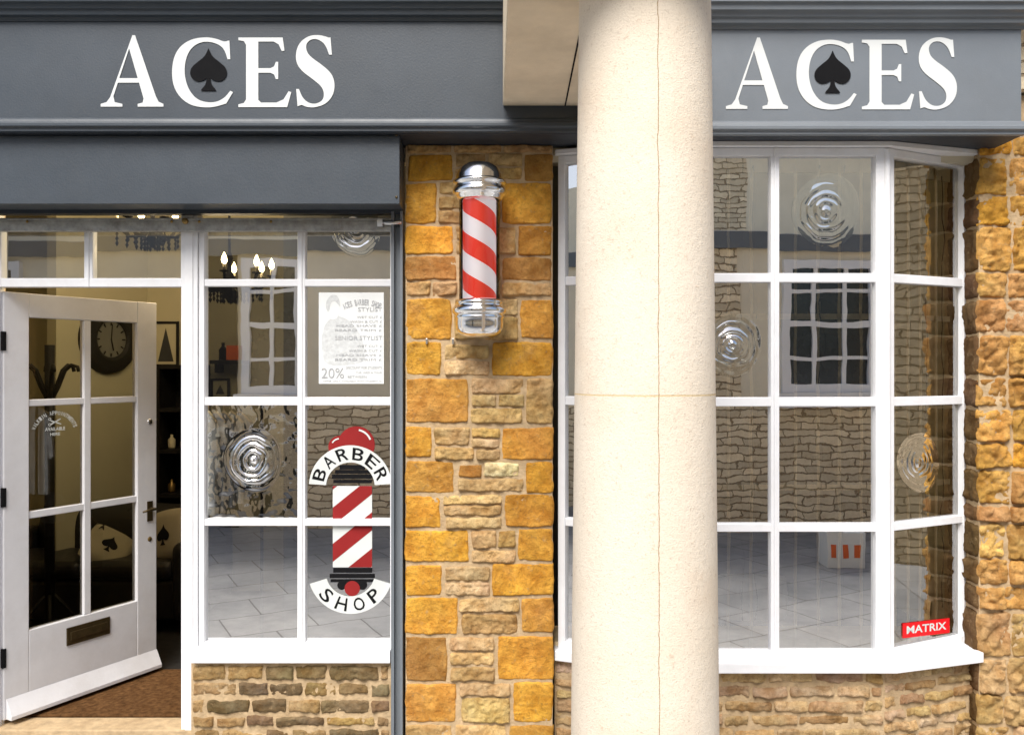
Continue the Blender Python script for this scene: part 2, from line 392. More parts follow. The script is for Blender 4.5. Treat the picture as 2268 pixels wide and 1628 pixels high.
P=[(903,322,1000,338,2),(1005,322,1110,337,2),(1115,322,1222,338,2),(903,342,1003,400,0),(1008,341,1075,368,2),(1080,341,1157,368,3),(1008,372,1157,398,2),(1161,342,1223,400,4),
(897,405,966,495,0),(971,404,1108,430,2),(971,435,1045,462,2),(1049,435,1108,495,2),(971,467,1045,495,2),(1112,405,1223,495,0),
(897,502,1003,562,0),(1009,500,1070,530,2),(1009,534,1070,562,2),(1075,502,1143,562,2),(1148,502,1223,565,1),
(897,568,1012,620,4),(1017,568,1108,594,2),(1017,598,1108,655,2),(1112,571,1223,622,4),(897,625,955,655,2),(959,625,1012,655,2),(1112,627,1223,656,2),
(897,662,1000,752,0),(1006,662,1060,752,2),(1065,662,1148,698,3),(1065,703,1148,752,2),(1153,664,1224,750,1),
(897,758,976,831,0),(985,765,1083,795,3),(985,800,1083,831,3),(1089,759,1225,832,0),
(897,839,1037,935,1),(1045,839,1160,871,3),(1045,876,1099,900,3),(1103,875,1160,900,3),(1043,905,1157,938,2),(1165,839,1225,938,2),
(897,945,955,1012,0),(962,948,1040,986,3),(1045,948,1108,968,2),(1045,972,1108,991,3),(962,991,1050,1018,2),(1055,996,1108,1018,3),(1113,948,1225,1018,1),
(897,1022,1005,1092,1),(1014,1030,1067,1056,4),(1072,1026,1150,1056,5),(1014,1061,1160,1088,2),(1165,1024,1225,1092,0),
(897,1098,975,1169,0),(981,1096,1112,1116,3),(981,1120,1112,1142,2),(985,1147,1112,1170,3),(1118,1095,1225,1166,0),
(897,1176,1038,1245,0),(1045,1176,1100,1214,2),(1104,1176,1141,1214,2),(1045,1219,1142,1246,3),(1147,1172,1225,1243,0),
(897,1253,978,1318,0),(985,1256,1085,1285,3),(985,1290,1085,1318,3),(1090,1250,1225,1318,0),
(897,1325,1012,1405,0),(1018,1325,1150,1355,3),(1022,1360,1147,1405,2),(1154,1325,1225,1400,1),
(897,1412,990,1508,4),(996,1412,1095,1440,3),(996,1445,1095,1474,3),(996,1479,1095,1508,2),(1102,1410,1225,1506,0),
(897,1515,1010,1600,1),(1018,1513,1130,1541,3),(1022,1546,1130,1600,3),(1137,1513,1225,1600,0),
(897,1607,1000,1680,2),(1008,1607,1120,1640,3),(1008,1645,1120,1680,3),(1127,1607,1225,1680,1)]
PAL=[OCH,OCH2,TAN,(.64,.46,.25),(.46,.25,.08),(.80,.68,.47)]
for (a,b,c,d,k) in P:
    thin=k in (2,3,5)
    stone(pil,Vector((0,.014,0)),X,FN,WX(a-(a>897),0),WX(c+1,0),WZ(d+1.5,0),WZ(b-1.5,0),.013 if not thin else .018,.0055 if not thin else .012,jit(PAL[k],.12),.0062,.005,edge=.004 if not thin else .006,chip=.3 if not thin else .8)
tag(pil.build('stone_pilaster',[M['stone'],M['mortar']]),'ochre stone pilaster of large corner blocks and thin middle stones behind the barber pole','wall')
lw=MB(); lw.box(WX(424,.04),WX(866,.04),.037,.16,-.15,WZ(1469,.03),1)
courses(lw,Vector((WX(424,.03),.045,0)),X,FN,WX(864,.03)-WX(424,.03),-.15,WZ(1471,.03),(.055,.082),(.11,.24),[(.32,.22,.11),(.24,.165,.095),(.40,.28,.14),(.19,.145,.09)],.018,.014,cell=.008)
tag(lw.build('low_stone_wall',[M['drystone'],M['mortar']]),'low dark brown rubble wall under the window with the barber pole sticker','wall')
BL=Vector((.215,.06,0)); B1=Vector((.642,-.10,0)); B2=Vector((1.689,-.10,0)); BR=Vector((2.196,.15,0))
def facet(a,b):
    t=(b-a); L=t.length; t=t/L; return a,t,Vector((t.y,-t.x,0)),L
bw=MB(); q=[(.2,.10),(.2,.065),(.645,-.075),(1.68,-.075),(2.17,.09),(2.17,.2)]
bw.prism(q,-.15,.279,1)
for a,b in zip(q[1:4],q[2:5]):
    O,T,N,L=facet(Vector((a[0],a[1],0)),Vector((b[0],b[1],0)))
    courses(bw,O-N*.008,T,N,L,-.15,.276,(.052,.075),(.12,.26),[(.54,.38,.21),(.64,.47,.29),(.44,.29,.16),(.50,.37,.23)],.020,.015,cell=.008)
tag(bw.build('low_stone_wall',[M['drystone'],M['mortar']]),'low pale brown rubble wall under the white bay window','wall')
pr=MB(); pr.box(2.165,3.6,.020,.34,-.15,2.9,1); 
rows=[300,345,432,500,602,662,740,835,905,980,1040,1120,1160,1240,1300,1355,1460,1540,1610,1690]
for i in range(len(rows)-1):
    u=2.158
    first=True
    while u<3.55:
        l=random.uniform(.12,.17) if first else random.uniform(.18,.34); first=False
        cc=random.choice([OCH,(.62,.36,.10),(.58,.33,.11)]) if i<4 or 6<i<11 else random.choice([(.56,.33,.12),(.60,.38,.15),(.50,.29,.12)])
        if i>14: cc=random.choice([(.62,.43,.23),(.52,.34,.17)])
        stone(pr,Vector((0,.03,0)),X,FN,u+.002,u+l-.002,WZ(rows[i+1]-1,0),WZ(rows[i]+1,0),random.uniform(.020,.034),.020,jit(cc,.18),.008,.008,edge=.009,chip=1.1)
        u+=l
    stone(pr,Vector((2.165,0,0)),Vector((0,1,0)),Vector((-1,0,0)),.02,.30,WZ(rows[i+1]-3,0),WZ(rows[i]+3,0),.012,.010,jit((.16,.10,.05)),.014,.008)  # return stones coloured dark like shade to darken the side pane's reflection
tag(pr.build('stone_pier',[M['stone'],M['mortar']]),'rough rock-faced stone pier at the right end of the bay window','wall')
mb=MB(); mb.box(-5,-2.53,.03,.33,-.15,2.66); 
tag(mb.build('side_wall',M['rubx']),'rubble stone wall left of the open shop door','wall')
mb=MB(); mb.box(-5,3.6,-.03,.3,2.915,4.6); mb.box(-5,3.6,-.33,-.031,3.30,3.40,1)
tag(mb.build('upper_wall',[M['rubx'],M['beam']]),'stone wall and ledge of the storey above the sign boards','wall')
# ---------------------------------------------------------------- column and beam
t=thing('stone_column','cream limestone column with a vertical crack standing before the shopfront','column',(COLX,COLY,-.15))
mb=MB(); pr_=[]
for k in range(41):
    z=-.02+2.8*k/40; tt=max(0,(z-.4)/2.4); pr_.append((.2165-.026*tt**1.1,z))
mb.lathe(pr_,(COLX,COLY,0),96); mb.build('shaft',M['column'],t)
mb=MB(); mb.box(COLX-.29,COLX+.29,COLY-.29,COLY+.29,-.15,-.06); mb.lathe([(.27,-.06),(.275,-.04),(.25,-.02),(.225,-.015),(.215,-.01)],(COLX,COLY,0),64)
mb.build('base',M['beam'],t)
mb=MB()
bz0=2.784
vs=[(-.04,-.202,bz0),(.62,-.202,bz0),(.60,-1.78,bz0),(-.004,-1.78,bz0)]
mb.add([*vs,*[(a,b,3.34) for a,b,c in vs]],[(3,2,1,0),(4,5,6,7),(0,1,5,4),(1,2,6,5),(2,3,7,6),(3,0,4,7)])
gx=WX(1252,-.22)
o=mb.build('stone_beam',[M['beam'],M['black']],None,.006)
tag(o,'pale limestone beam running from the sign board out over the column','beam')
jj=MB(); jj.box(gx-.003,gx+.003,-1.7,-.206,bz0-.002,bz0+.001); j=jj.build('joint',M['black']); j.parent=o
# ---------------------------------------------------------------- fascia signs
def fascia(x0,x1,zb,zt,dx,label,sm,sx=1.0):
    t=thing('shop_sign',label,'sign',((x0+x1)/2,-.2,zb),'grey sign boards above the shopfront')
    mb=MB(); mb.box(x0,x1,-.2,-.04,zb,zt); mb.build('board',M[sm],t)
    mb=MB(); b=zb-2.733
    pts=[(-.19,2.668),(-.222,2.668),(-.222,2.681),(-.236,2.688),(-.236,2.703),(-.220,2.709),(-.216,2.724),(-.203,2.7325),(-.19,2.7325)]
    mb.prof([(y,z+b) for y,z in pts],x0,x1+.012); mb.build('lower_moulding',M[sm],t,.002)
    mb=MB(); b=zt-3.153
    pts=[(-.19,3.1535),(-.207,3.1535),(-.214,3.166),(-.236,3.170),(-.240,3.188),(-.252,3.192),(-.256,3.206),(-.274,3.212),(-.278,3.235),(-.292,3.240),(-.292,3.272),(-.19,3.29)]
    mb.prof([(y,z+b) for y,z in pts],x0,x1+.012); mb.build('cornice',M[sm],t,.002)
    mb=MB(); mb.box(x0,x1,-.19,.13,zb-.066,zb-.001); mb.build('soffit',M['slate_dark'],t)
    fn=lambda px,py,d=0: tuple(W(293+1384*dx+(px-293)*sx if dx else px,py+(5 if dx else 0),-.203)+Vector((0,d,0)))
    for lp in ([A_out,A_hole],[chaikin(C_out)],[E_out],[chaikin(S_out)]):
        mb=MB(); mb.shape(lp,fn,.0025); mb.build('letter',M['letter'],t)
    fn2=lambda px,py,d=0: tuple(Vector(fn(px,py))+Vector((0,d-.0015,0)))
    mb=MB(); mb.shape([spade],fn2,.001); mb.build('spade_emblem',M['black'],t)
    return t
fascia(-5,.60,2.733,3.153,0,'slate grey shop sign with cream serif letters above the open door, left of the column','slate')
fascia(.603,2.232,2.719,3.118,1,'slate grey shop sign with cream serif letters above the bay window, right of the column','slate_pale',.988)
# ---------------------------------------------------------------- shutter
t=thing('roller_shutter','slate grey roller shutter box rolled up above the door and left window','shutter',(-1.4,-.17,-.15))
mb=MB(); bx1=WX(885,-.17); mb.box(-3.2,bx1,-.17,-.165,WZ(452,-.17),2.664); mb.box(-3.2,bx1-.004,-.165,.0,WZ(452,-.17)+.004,2.66); mb.build('housing',M['slate'],t,.002)
mb=MB(); mb.box(-3.2,bx1-.006,.001,.062,WZ(452,-.17)-.012,2.6); mb.build('housing_back',M['slate_dark'],t)
for px,py in ((878,300),(878,437)):
    mb=MB(); mb.lathe([(0,-.004),(.004,-.004),(.006,0)],W(px,py,-.171),10,axis='y'); mb.build('screw',M['darkbrass'],t)
mb=MB(); mb.pbox(-60,489,868,512,.015,.05); mb.pbox(-60,483,868,488.5,.010,.05); mb.build('bottom_bar',M['galv'],t,.002)
mb=MB(); c=W(410,490,.008); mb.lathe([(0,-.012),(.010,-.012),(.014,-.006),(.014,.006)],c,20,axis='y'); mb.build('lock',M['brass'],t)
for px in (380,441,60,600):
    mb=MB(); mb.lathe([(0,-.005),(.005,-.004),(.007,.0)],W(px,491,.010),12,axis='y'); mb.build('rivet',M['brass'],t)
mb=MB(); mb.tube([W(842,494,-.002),W(890,494,-.002)],.010,12); mb.box(WX(836,.0),WX(848,.0),-.012,.012,WZ(503,0),WZ(486,0)); mb.build('slide_bolt',M['steel'],t)
mb=MB(); g0,g1=WX(866,.0),WX(892,.0); mb.box(g0,g0+.014,.0,.07,-.15,2.36); mb.box(g0+.0141,g1-.012,.03,.07,-.15,2.36); mb.box(g1-.0119,g1,-.004,.07,-.15,2.36); mb.build('guide_rail',M['slate_pale'],t,.001)
# ---------------------------------------------------------------- glazing
def bullseye(parent,c,r,N,amp=1.0,m='bull'):
    T=Vector((-N.y,N.x,0)); seg=56; vs=[];fs=[]; n=60; ph=random.uniform(0,6)
    for i in range(n+1):
        q=i/n; rr=r*q+.0004
        for k in range(seg):
            a=2*math.pi*k/seg; wob=1+(.05*math.sin(2*a+ph)+.03*math.sin(3*a+q*5))*q
            nz=noise.noise(Vector((math.cos(a)*q*3,math.sin(a)*q*3,ph)))
            fade=(1-q**3)
            h=amp*fade*(.0032*math.sin(q*math.pi*2*4.6+nz*2.2)*(.4+.6*(1-q))*(.6+.8*abs(nz)+.3*math.sin(a+ph))+.005*math.exp(-(q/.12)**2)+.003*nz*q)
            if i==n: h=0
            p=c+T*(rr*wob*math.cos(a))+Vector((0,0,rr*wob*math.sin(a)))+N*(h+.0015); vs.append(p)
    for i in range(n):
        for k in range(seg):
            k2=(k+1)%seg; fs.append((i*seg+k,i*seg+k2,(i+1)*seg+k2,(i+1)*seg+k))
    mb=MB(); mb.add(vs,fs,0,True); return mb.build('bullseye',M[m],parent)
def window(root,O,T,N,ubars,zbars,n0,n1,glz,matw,special={},gmat='glass'):
    z0,z1=zbars[0][0],zbars[-1][1]; u0,u1=ubars[0][0],ubars[-1][1]
    fr=MB()
    for i,(a,b) in enumerate(ubars):
        e=.0 if i in (0,len(ubars)-1) else .004
        fr.obox(O,T,N,a,b,z0,z1,n0,n1-e)
        if e: fr.obox(O,T,N,(a+b)/2-.006,(a+b)/2+.006,z0,z1,n1-.01,n1+.003)
    for i,(a,b) in enumerate(zbars):
        e=.002 if i in (0,len(zbars)-1) else .006
        fr.obox(O,T,N,u0+.004,u1-.004,a+.0005*(i==0),b-.0005,n0+.002,n1-e)
    fo=fr.build('frame',matw,root,.003)
    for j in range(len(zbars)-1):
        for i in range(len(ubars)-1):
            a,b=ubars[i][1],ubars[i+1][0]; c,d=zbars[j][1],zbars[j+1][0]
            ta,tb=random.uniform(-.001,.001),random.uniform(-.001,.001)
            g=MB(); P_=[O+T*u+N*(glz+k)+Vector((0,0,z)) for u,z,k in ((a-.002,c-.002,0),(b+.002,c-.002,ta),(b+.002,d+.002,ta+tb),(a-.002,d+.002,tb))]
            g.add(P_,[(0,1,2,3)])
            sp=special.get((i,j))
            o=g.build('pane',M['wavy'] if (sp and sp[0]=='w') else M[gmat],root)
            if sp:
                cc=O+T*sp[1]+N*glz+Vector((0,0,sp[2])); bullseye(o,cc,sp[3],N,sp[4],'bulldark' if sp[0]=='w' else 'bull')
    return fo
yL=.07
OL=Vector((0,yL,0))
def ux(px): return WX(px,yL)
def uz(py): return WZ(py,yL)
t=thing('shop_window','white framed eight pane shop window between the open door and the stone pilaster','window',(ux(655),yL,.2))
window(t,OL,X,FN,[(ux(440),ux(452)),(ux(658),ux(675)),(ux(864),ux(874))],[(uz(1440),uz(1422)),(uz(1165),uz(1150)),(uz(898),uz(880)),(uz(634),uz(618)),(uz(508),uz(490))],-.05,0,-.03,M['white'],
  special={(0,1):('w',ux(557),uz(1020),.145,2.2),(1,3):('n',ux(785),uz(506),.125,.5)})
mb=MB(); mb.box(WX(422,.0),WX(864,.0),.0,.13,WZ(1469,0),WZ(1441,0)); mb.build('sill',M['white'],t,.004)
t=thing('door_frame','white door frame with two pane fanlight around the open shop door','door frame',(ux(200),yL,-.05))
mb=MB(); mb.box(ux(403),ux(439.5),yL-.012,yL+.06,-.15,2.36); mb.box(ux(412),ux(430),yL-.018,yL-.012,-.15,2.36); mb.build('post',M['white'],t,.003)
mb=MB(); mb.box(ux(-60),ux(-6),yL-.012,yL+.06,-.15,2.36); mb.build('post',M['white'],t,.003)
window(t,OL,X,FN,[(ux(-5.5),ux(2)),(ux(185),ux(204)),(ux(400),ux(402.8))],[(uz(636),uz(616)),(uz(505),uz(485))],-.05,0,-.03,M['white'],gmat='clearglass')
mb=MB(); mb.box(ux(-60),ux(440),yL-.02,.20,-.15,-.052); mb.build('threshold',M['mortar'],t,.006)
# ---------------------------------------------------------------- door
hx=WX(8,.10); ang=math.atan2(.74,.415)
t=thing('shop_door','white six pane glazed door standing open into the shop','door',(hx,.10,-.03),local=True,rz=ang)
def dz(z): return z+.03
DW=.855
mb=MB(); us=[(0,.124),(.417,.456),(.731,DW)]
mb.box(us[0][0],us[0][1],0,.045,0,dz(2.0)); mb.box(us[2][0],us[2][1],0,.045,0,dz(2.0))
mb.box(.124,.731,.001,.044,0,dz(.366)); mb.box(.124,.731,.001,.044,dz(1.883),dz(1.999))
mb.box(us[1][0],us[1][1],.004,.041,dz(.366),dz(1.883))
for a,b in ((.905,.94),(1.451,1.484)): mb.box(.124,.731,.006,.039,dz(a),dz(b))
mb.build('leaf',M['doorwhite'],t,.004)
for a,b in ((.124,.417),(.456,.731)):
    for c,d in ((.366,.905),(.94,1.451),(1.484,1.883)):
        g=MB(); g.add([(a,.022,dz(c)),(b,.022,dz(c)),(b,.022,dz(d)),(a,.022,dz(d))],[(0,1,2,3)]); g.build('pane',M['doorglass'],t)
mb=MB(); mb.add([(0.01,-.045,0.004),(DW,-.045,0.004),(DW,-.045,.022),(0.01,-.045,.022),(0.01,-.002,.10),(DW,-.002,.10),(0.01,-.002,.004),(DW,-.002,.004)],[(0,1,2,3),(3,2,5,4),(4,5,7,6),(6,7,1,0),(0,3,4,6),(1,7,5,2)]); mb.build('weatherboard',M['doorwhite'],t,.002)
mb=MB(); mb.box(.316,.56,-.006,0,dz(.235),dz(.325)); mb.box(.335,.541,-.010,-.006,dz(.258),dz(.302)); o=mb.build('letter_plate',M['darkbrass'],t,.002); o['label']='dark brass letter plate low on the door'
mb=MB(); mb.box(.792,.826,-.005,0,dz(.79),dz(.90)); mb.tube([(.81,-.005,dz(.86)),(.81,-.045,dz(.86))],.008); mb.tube([(.815,-.045,dz(.86)),(.76,-.047,dz(.858)),(.735,-.040,dz(.852))],[.008,.007,.005]); mb.build('handle',M['darkbrass'],t)
mb=MB(); mb.lathe([(0,-.006),(.013,-.006),(.016,0)],(.81,0,dz(1.34)),20,axis='y'); mb.build('lock',M['steel'],t)
mb=MB(); mb.lathe([(0,-.005),(.010,-.004),(.014,0)],(.81,0,dz(.69)),20,axis='y'); mb.build('keyhole_cover',M['brass'],t)
for z in (1.72,.98,.22):
    mb=MB(); mb.box(-.008,.010,-.005,.03,dz(z),dz(z+.09)); mb.build('hinge',M['black'],t)
st=thing('door_sticker','small white walk-in lettering with scissors on the upper left door glass','sticker',(hx,.10,-.03),local=True,rz=ang)
dfn=lambda px,py,d=0:(.166+(px-82)/81*.20,.018,dz(1.432-(py-900)/60*.135))
mb=MB(); text_arc(mb,'WALK-IN APPOINTMENTS',123,955,42,51,165,15,dfn,wid=.85,bold=.02)
text_fit(mb,'AVAILABLE',102,145,940,948,dfn,bold=.02); text_fit(mb,'HERE',113,134,952,959,dfn,bold=.02); mb.build('lettering',M['vwhite'],st)
mb=MB()
mb.shape([circ(112,934,3.2,14),circ(112,934,1.8,14)[::-1]],dfn); mb.shape([circ(112,922,3.2,14),circ(112,922,1.8,14)[::-1]],dfn)
mb.shape([[(114,932),(135,921),(136,923),(115,935)]],dfn); mb.shape([[(114,924),(137,933),(136,935),(114,927)]],dfn)
mb.build('scissors_emblem',M['vwhite'],st)
# ---------------------------------------------------------------- bay window
rz_=[(.327,.364),(.900,.937),(1.465,1.506),(2.024,2.065),(2.593,2.628)]
t=thing('bay_window','white framed three sided bay window between the pilaster and the right pier','bay window',(1.2,-.1,.28))
O,T,N,L=facet(B1,B2)
sx_=lambda px:WX(px,-.10)-B1.x
window(t,O,T,N,[(.0,.092),(sx_(1708),sx_(1727)),(sx_(1940),L)],rz_,-.05,0,-.03,M['white'],
  special={(1,3):('n',sx_(1835),WZ(468,-.07),.160,.28),(0,2):('n',sx_(1625),WZ(765,-.07),.140,.9)},gmat='bayglass')
O,T,N,L=facet(B2,BR)
window(t,O,T,N,[(0,.045),(L-.05,L)],rz_,-.05,0,-.03,M['white'],special={(0,1):('n',.24,1.20,.140,.32)},gmat='sideglass')
O,T,N,L=facet(BL,B1)
window(t,O,T,N,[(0,.035),(L-.05,L)],rz_,-.05,0,-.03,M['white'])
for B in (B1,B2):
    mb=MB(); mb.lathe([(.016,.33),(.016,2.62)],(B.x,B.y+.006,0),12); mb.build('corner_bead',M['white'],t)
mb=MB(); mb.prism([(.198,.12),(.198,.02),(.63,-.15),(1.712,-.15),(2.175,-.005),(2.175,.02),(2.16,.2)],.281,.328); mb.build('sill',M['white'],t,.004)
mb=MB(); mb.prism([(.2,.35),(.2,.10),(.645,-.045),(1.68,-.045),(2.15,.19),(2.15,.35)],.30,.345); mb.build('inner_sill',M['wood'],t)
mb=MB(); mb.prism([(.2,.12),(.2,.03),(.63,-.125),(1.70,-.125),(2.17,.03),(2.17,.2)],2.629,2.652); mb.build('head',M['white'],t,.003)
O,T,N,L=facet(B2,BR)
st=thing('window_sticker','small red sticker with white capitals at the foot of the bay side pane','sticker',(1.9,0,.42))
def mfn(n): 
    def f(u,z,d=0):
        p=O+T*u+N*(n-d); return (p.x,p.y,z)
    return f
mb=MB(); mb.shape([[(.13,.398),(.45,.380),(.45,.450),(.13,.466)]],mfn(-.026),.001); mb.build('backing',M['signred'],st)
f=mfn(-.0245); g=lambda x,y,d=0:f(x,-y-(x-.13)*.052,d)
mb=MB(); text_fit(mb,'MATRIX',.155,.425,-.452,-.416,g,bold=.02); mb.build('lettering',M['vwhite'],st)
t=thing('batten_screen','row of thin upright wooden battens on rails behind the bay window glass','screen',(1.2,.0,.345))
for px in (1612,1662,1760,1810,1857,1905,1500,1555):
    x=WX(px,-.04)
    mb=MB(); pts=[(x+.007*noise.noise(Vector((z*5,px,0))),-.052,z) for z in [.346+2.24*k/40 for k in range(41)]]; mb.tube(pts,[.0068+.0024*noise.noise(Vector((p[2]*22,px,3))) for p in pts],6); mb.build('batten',M['wood'],t)
for u in (.10,.19,.27,.38):
    p=O+T*u-N*.045; mb=MB(); mb.tube([(p.x+.004*noise.noise(Vector((z*5,u*90,0))),p.y,z) for z in [.346+2.24*k/20 for k in range(21)]],.0062,6); mb.build('batten',M['wood'],t)
for z0,z1 in ((.346,.40),(1.08,1.105),(1.86,1.885),(2.53,2.59)):
    mb=MB(); mb.box(.70,1.66,-.043,-.030,z0,z1); mb.build('rail',M['wood'],t)
    mb=MB(); mb.obox(O,T,N,.03,.49,z0,z1,-.068,-.054); mb.build('rail',M['wood'],t)
fl=thing('fairy_lights','thin dark wires of unlit fairy lights hanging behind the bay window','fairy lights',(1.2,.0,2.5))
for i,px in enumerate((1668,1815,1862,1640)):
    x=WX(px,-.03); mb=MB(); pts=[Vector((x+.026*noise.noise(Vector((z*6,i*9,0))),-.062,z)) for z in [.5+2.05*k/40 for k in range(41)]]
    mb.tube(pts,.0022,5)
    for p in pts[::5]: mb.lathe([(0,-.01),(.004,-.006),(.004,.006),(0,.01)],p,6)
    mb.build('wire',M['black'],fl)
for i,u in enumerate((.42,.31)):
    p=O+T*u-N*.038; mb=MB(); pts=[Vector((p.x+.020*noise.noise(Vector((z*6,i*9,5))),p.y+.008,z)) for z in [.5+2.05*k/40 for k in range(41)]]
    mb.tube(pts,.0022,5); mb.build('wire',M['black'],fl)
# ---------------------------------------------------------------- window stickers and poster
yg=yL+.0275
t=thing('barber_sticker','large red, white and black barber pole sticker on the lower window panes','sticker',(WX(776,yg),yg,.4))
def layer(k): return pl(yg-.0008*k)
mb=MB(); mb.shape([circ(752,990,25)],layer(0)); mb.build('small_ball',M['red'],t)
mb=MB(); mb.shape([circ(789,985,41)],layer(1)); mb.build('upper_ball',M['red'],t)
mb=MB(); mb.shape([sector(789,985,31,35,20,80,12)],layer(2)); mb.build('highlight',M['vwhite'],t)
mb=MB(); mb.shape([sector(752,990,17,20,95,150,10)],layer(2)); mb.build('highlight',M['vwhite'],t)
x0,y0,x1,y1=737,1076,824,1256
mb=MB(); mb.shape([rect(x0,y0,x1,y1)],layer(1)); po=mb.build('pole_panel',M['vwhite'],t)
for k in range(-2,4):
    b=1128+k*80; pg=clip([(x0-5,b),(x1+5,b-78),(x1+5,b-78+40),(x0-5,b+40)],x0,y0,x1,y1)
    if len(pg)>2: mb=MB(); mb.shape([pg],layer(2)); mb.build('stripe',M['red'],po)
mb=MB()
for (a,b,c,d) in ((752,1030,808,1040),(742,1041,818,1049),(735,1051,826,1060),(738,1063,823,1070)): mb.shape([rect(a,b,c,d)],layer(2))
mb.build('upper_collar',M['black'],t); mb=MB()
for (a,b,c,d) in ((738,1258,824,1268),(730,1271,830,1280),(732,1283,828,1289),(750,1290,812,1300)): mb.shape([rect(a,b,c,d)],layer(2))
mb.shape([circ(757,1296,10)],layer(2.2)); mb.shape([circ(803,1296,10)],layer(2.2)); mb.build('lower_collar',M['black'],t)
mb=MB(); mb.shape([circ(780,1303,17)],layer(3)); mb.build('lower_ball',M['red'],t)
mb=MB(); mb.shape([sector(776,1078,54,92,4,176)],layer(3)); o1=mb.build('upper_banner',M['vwhite'],t)
mb=MB(); mb.shape([sector(776,1265,55,94,197,343)],layer(3)); o2=mb.build('lower_banner',M['vwhite'],t)
mb=MB(); text_arc(mb,'BARBER',776,1078,60,87,172,8,layer(4),bold=.01,wid=.74); mb.build('lettering',M['black'],o1)
mb=MB(); text_arc(mb,'SHOP',776,1265,60,89,210,330,layer(4),flip=True,bold=.01,wid=.62); mb.build('lettering',M['black'],o2)
t=thing('price_poster','white paper price poster with grey print on the upper right window pane','poster',(WX(778,yg),yg,1.5))
mb=MB(); mb.shape([rect(706,648,850,850)],layer(0),.0006); mb.build('sheet',M['paper'],t)
hair=[(722,668),(730,656),(740,652),(750,658),(754,680),(750,676),(742,666),(732,670),(728,694),(722,684)]
mb=MB(); mb.shape([chaikin([(735,702),(752,700),(778,712),(800,742),(812,790),(800,806),(722,812),(712,780),(714,725)])],layer(.5)); mb.build('printed_figure',M['inkpale'],t)
mb=MB(); mb.shape([circ(738,684,15,24,24)],layer(1)); mb.build('printed_face',M['paper'],t)
mb=MB(); mb.shape([chaikin(hair)],layer(2)); mb.build('printed_hair',M['inkpale'],t)
f=layer(2.4)
mb=MB(); text_arc(mb,'ACES BARBER SHOP',803,762,86,99,118,64,f,wid=.85,bold=.02); mb.build('heading',M['ink'],t)
for s,a,b,c,d in (('STYLIST',793,846,681,690),('WET CUT £',790,846,700,705),('WASH & CUT £',775,846,710,715),('HEAD SHAVE £',745,846,719,724),('BEARD TRIM £',742,846,729,734),('SENIOR STYLIST',742,847,744,753),('WET CUT £',790,846,764,769),('WASH & CUT £',772,846,774,779),('HEAD SHAVE £',745,846,784,789),('BEARD TRIM £',742,846,794,799),('20%',712,762,815,838),('DISCOUNT FOR STUDENTS',766,846,811,817),('TUE, WED & THUR',788,846,823,828),('BETWEEN',770,812,832,837),('OFFER ONLY AVAILABLE WITH STUDENT ID',716,846,842,846)):
    mb=MB(); text_fit(mb,s,a,b,c,d,f); mb.build('text_line',M['ink'],t)
# ---------------------------------------------------------------- barber pole
px_,py_=POLE; sc_=1920/(4-.13)
def pz(py): return CZ-(py-CY)/sc_
R=lambda px:px/sc_
t=thing('barber_pole','chrome capped red and white striped barber pole mounted on the stone pilaster','barber pole',(px_,py_,pz(750)))
mb=MB()
mb.lathe([(0,pz(360)),(R(18),pz(361)),(R(34),pz(366)),(R(45),pz(376)),(R(51),pz(390)),(R(52),pz(399)),(R(53),pz(401)),(R(59),pz(403)),(R(60),pz(408)),(R(55),pz(411)),(R(53),pz(414)),(R(57),pz(418)),(R(60),pz(424)),(R(60),pz(430)),(R(56),pz(434)),(R(52),pz(437)),(R(50),pz(443)),(R(46),pz(445)),(R(20),pz(446))],(px_,py_,0),64); mb.build('top_cap',M['chrome'],t)
mb=MB()
mb.lathe([(R(20),pz(663)),(R(46),pz(664)),(R(50),pz(667)),(R(52),pz(672)),(R(49),pz(675)),(R(56),pz(680)),(R(60),pz(686)),(R(60),pz(693)),(R(55),pz(697)),(R(52),pz(700)),(R(56),pz(702)),(R(53),pz(706)),(R(53),pz(718)),(R(52),pz(728)),(R(48),pz(737)),(R(41),pz(743)),(R(28),pz(748)),(R(12),pz(750)),(0,pz(751))],(px_,py_,0),64); mb.build('bottom_cap',M['chrome'],t)
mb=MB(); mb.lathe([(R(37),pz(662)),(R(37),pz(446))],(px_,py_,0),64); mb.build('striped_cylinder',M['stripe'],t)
mb=MB(); mb.lathe([(R(45),pz(664)),(R(45),pz(445))],(px_,py_,0),64); mb.build('glass_tube',M['poleglass'],t)
for py in (420,690):
    mb=MB(); mb.box(px_-.03,px_+.03,-.06,.012,pz(py)-.03,pz(py)+.03); mb.build('bracket',M['chrome'],t,.003)
for px in (945,1003):
    mb=MB(); mb.box(WX(px-2,-.015),WX(px+2,-.015),-.018,.0,WZ(762,-.01),WZ(750,-.01)); tag(mb.build('cable_clip',M['steel'],None,.001),('left' if px<1000 else 'right')+' one of two tiny metal clips on the pilaster below the barber pole','clip','metal clips on the pilaster')
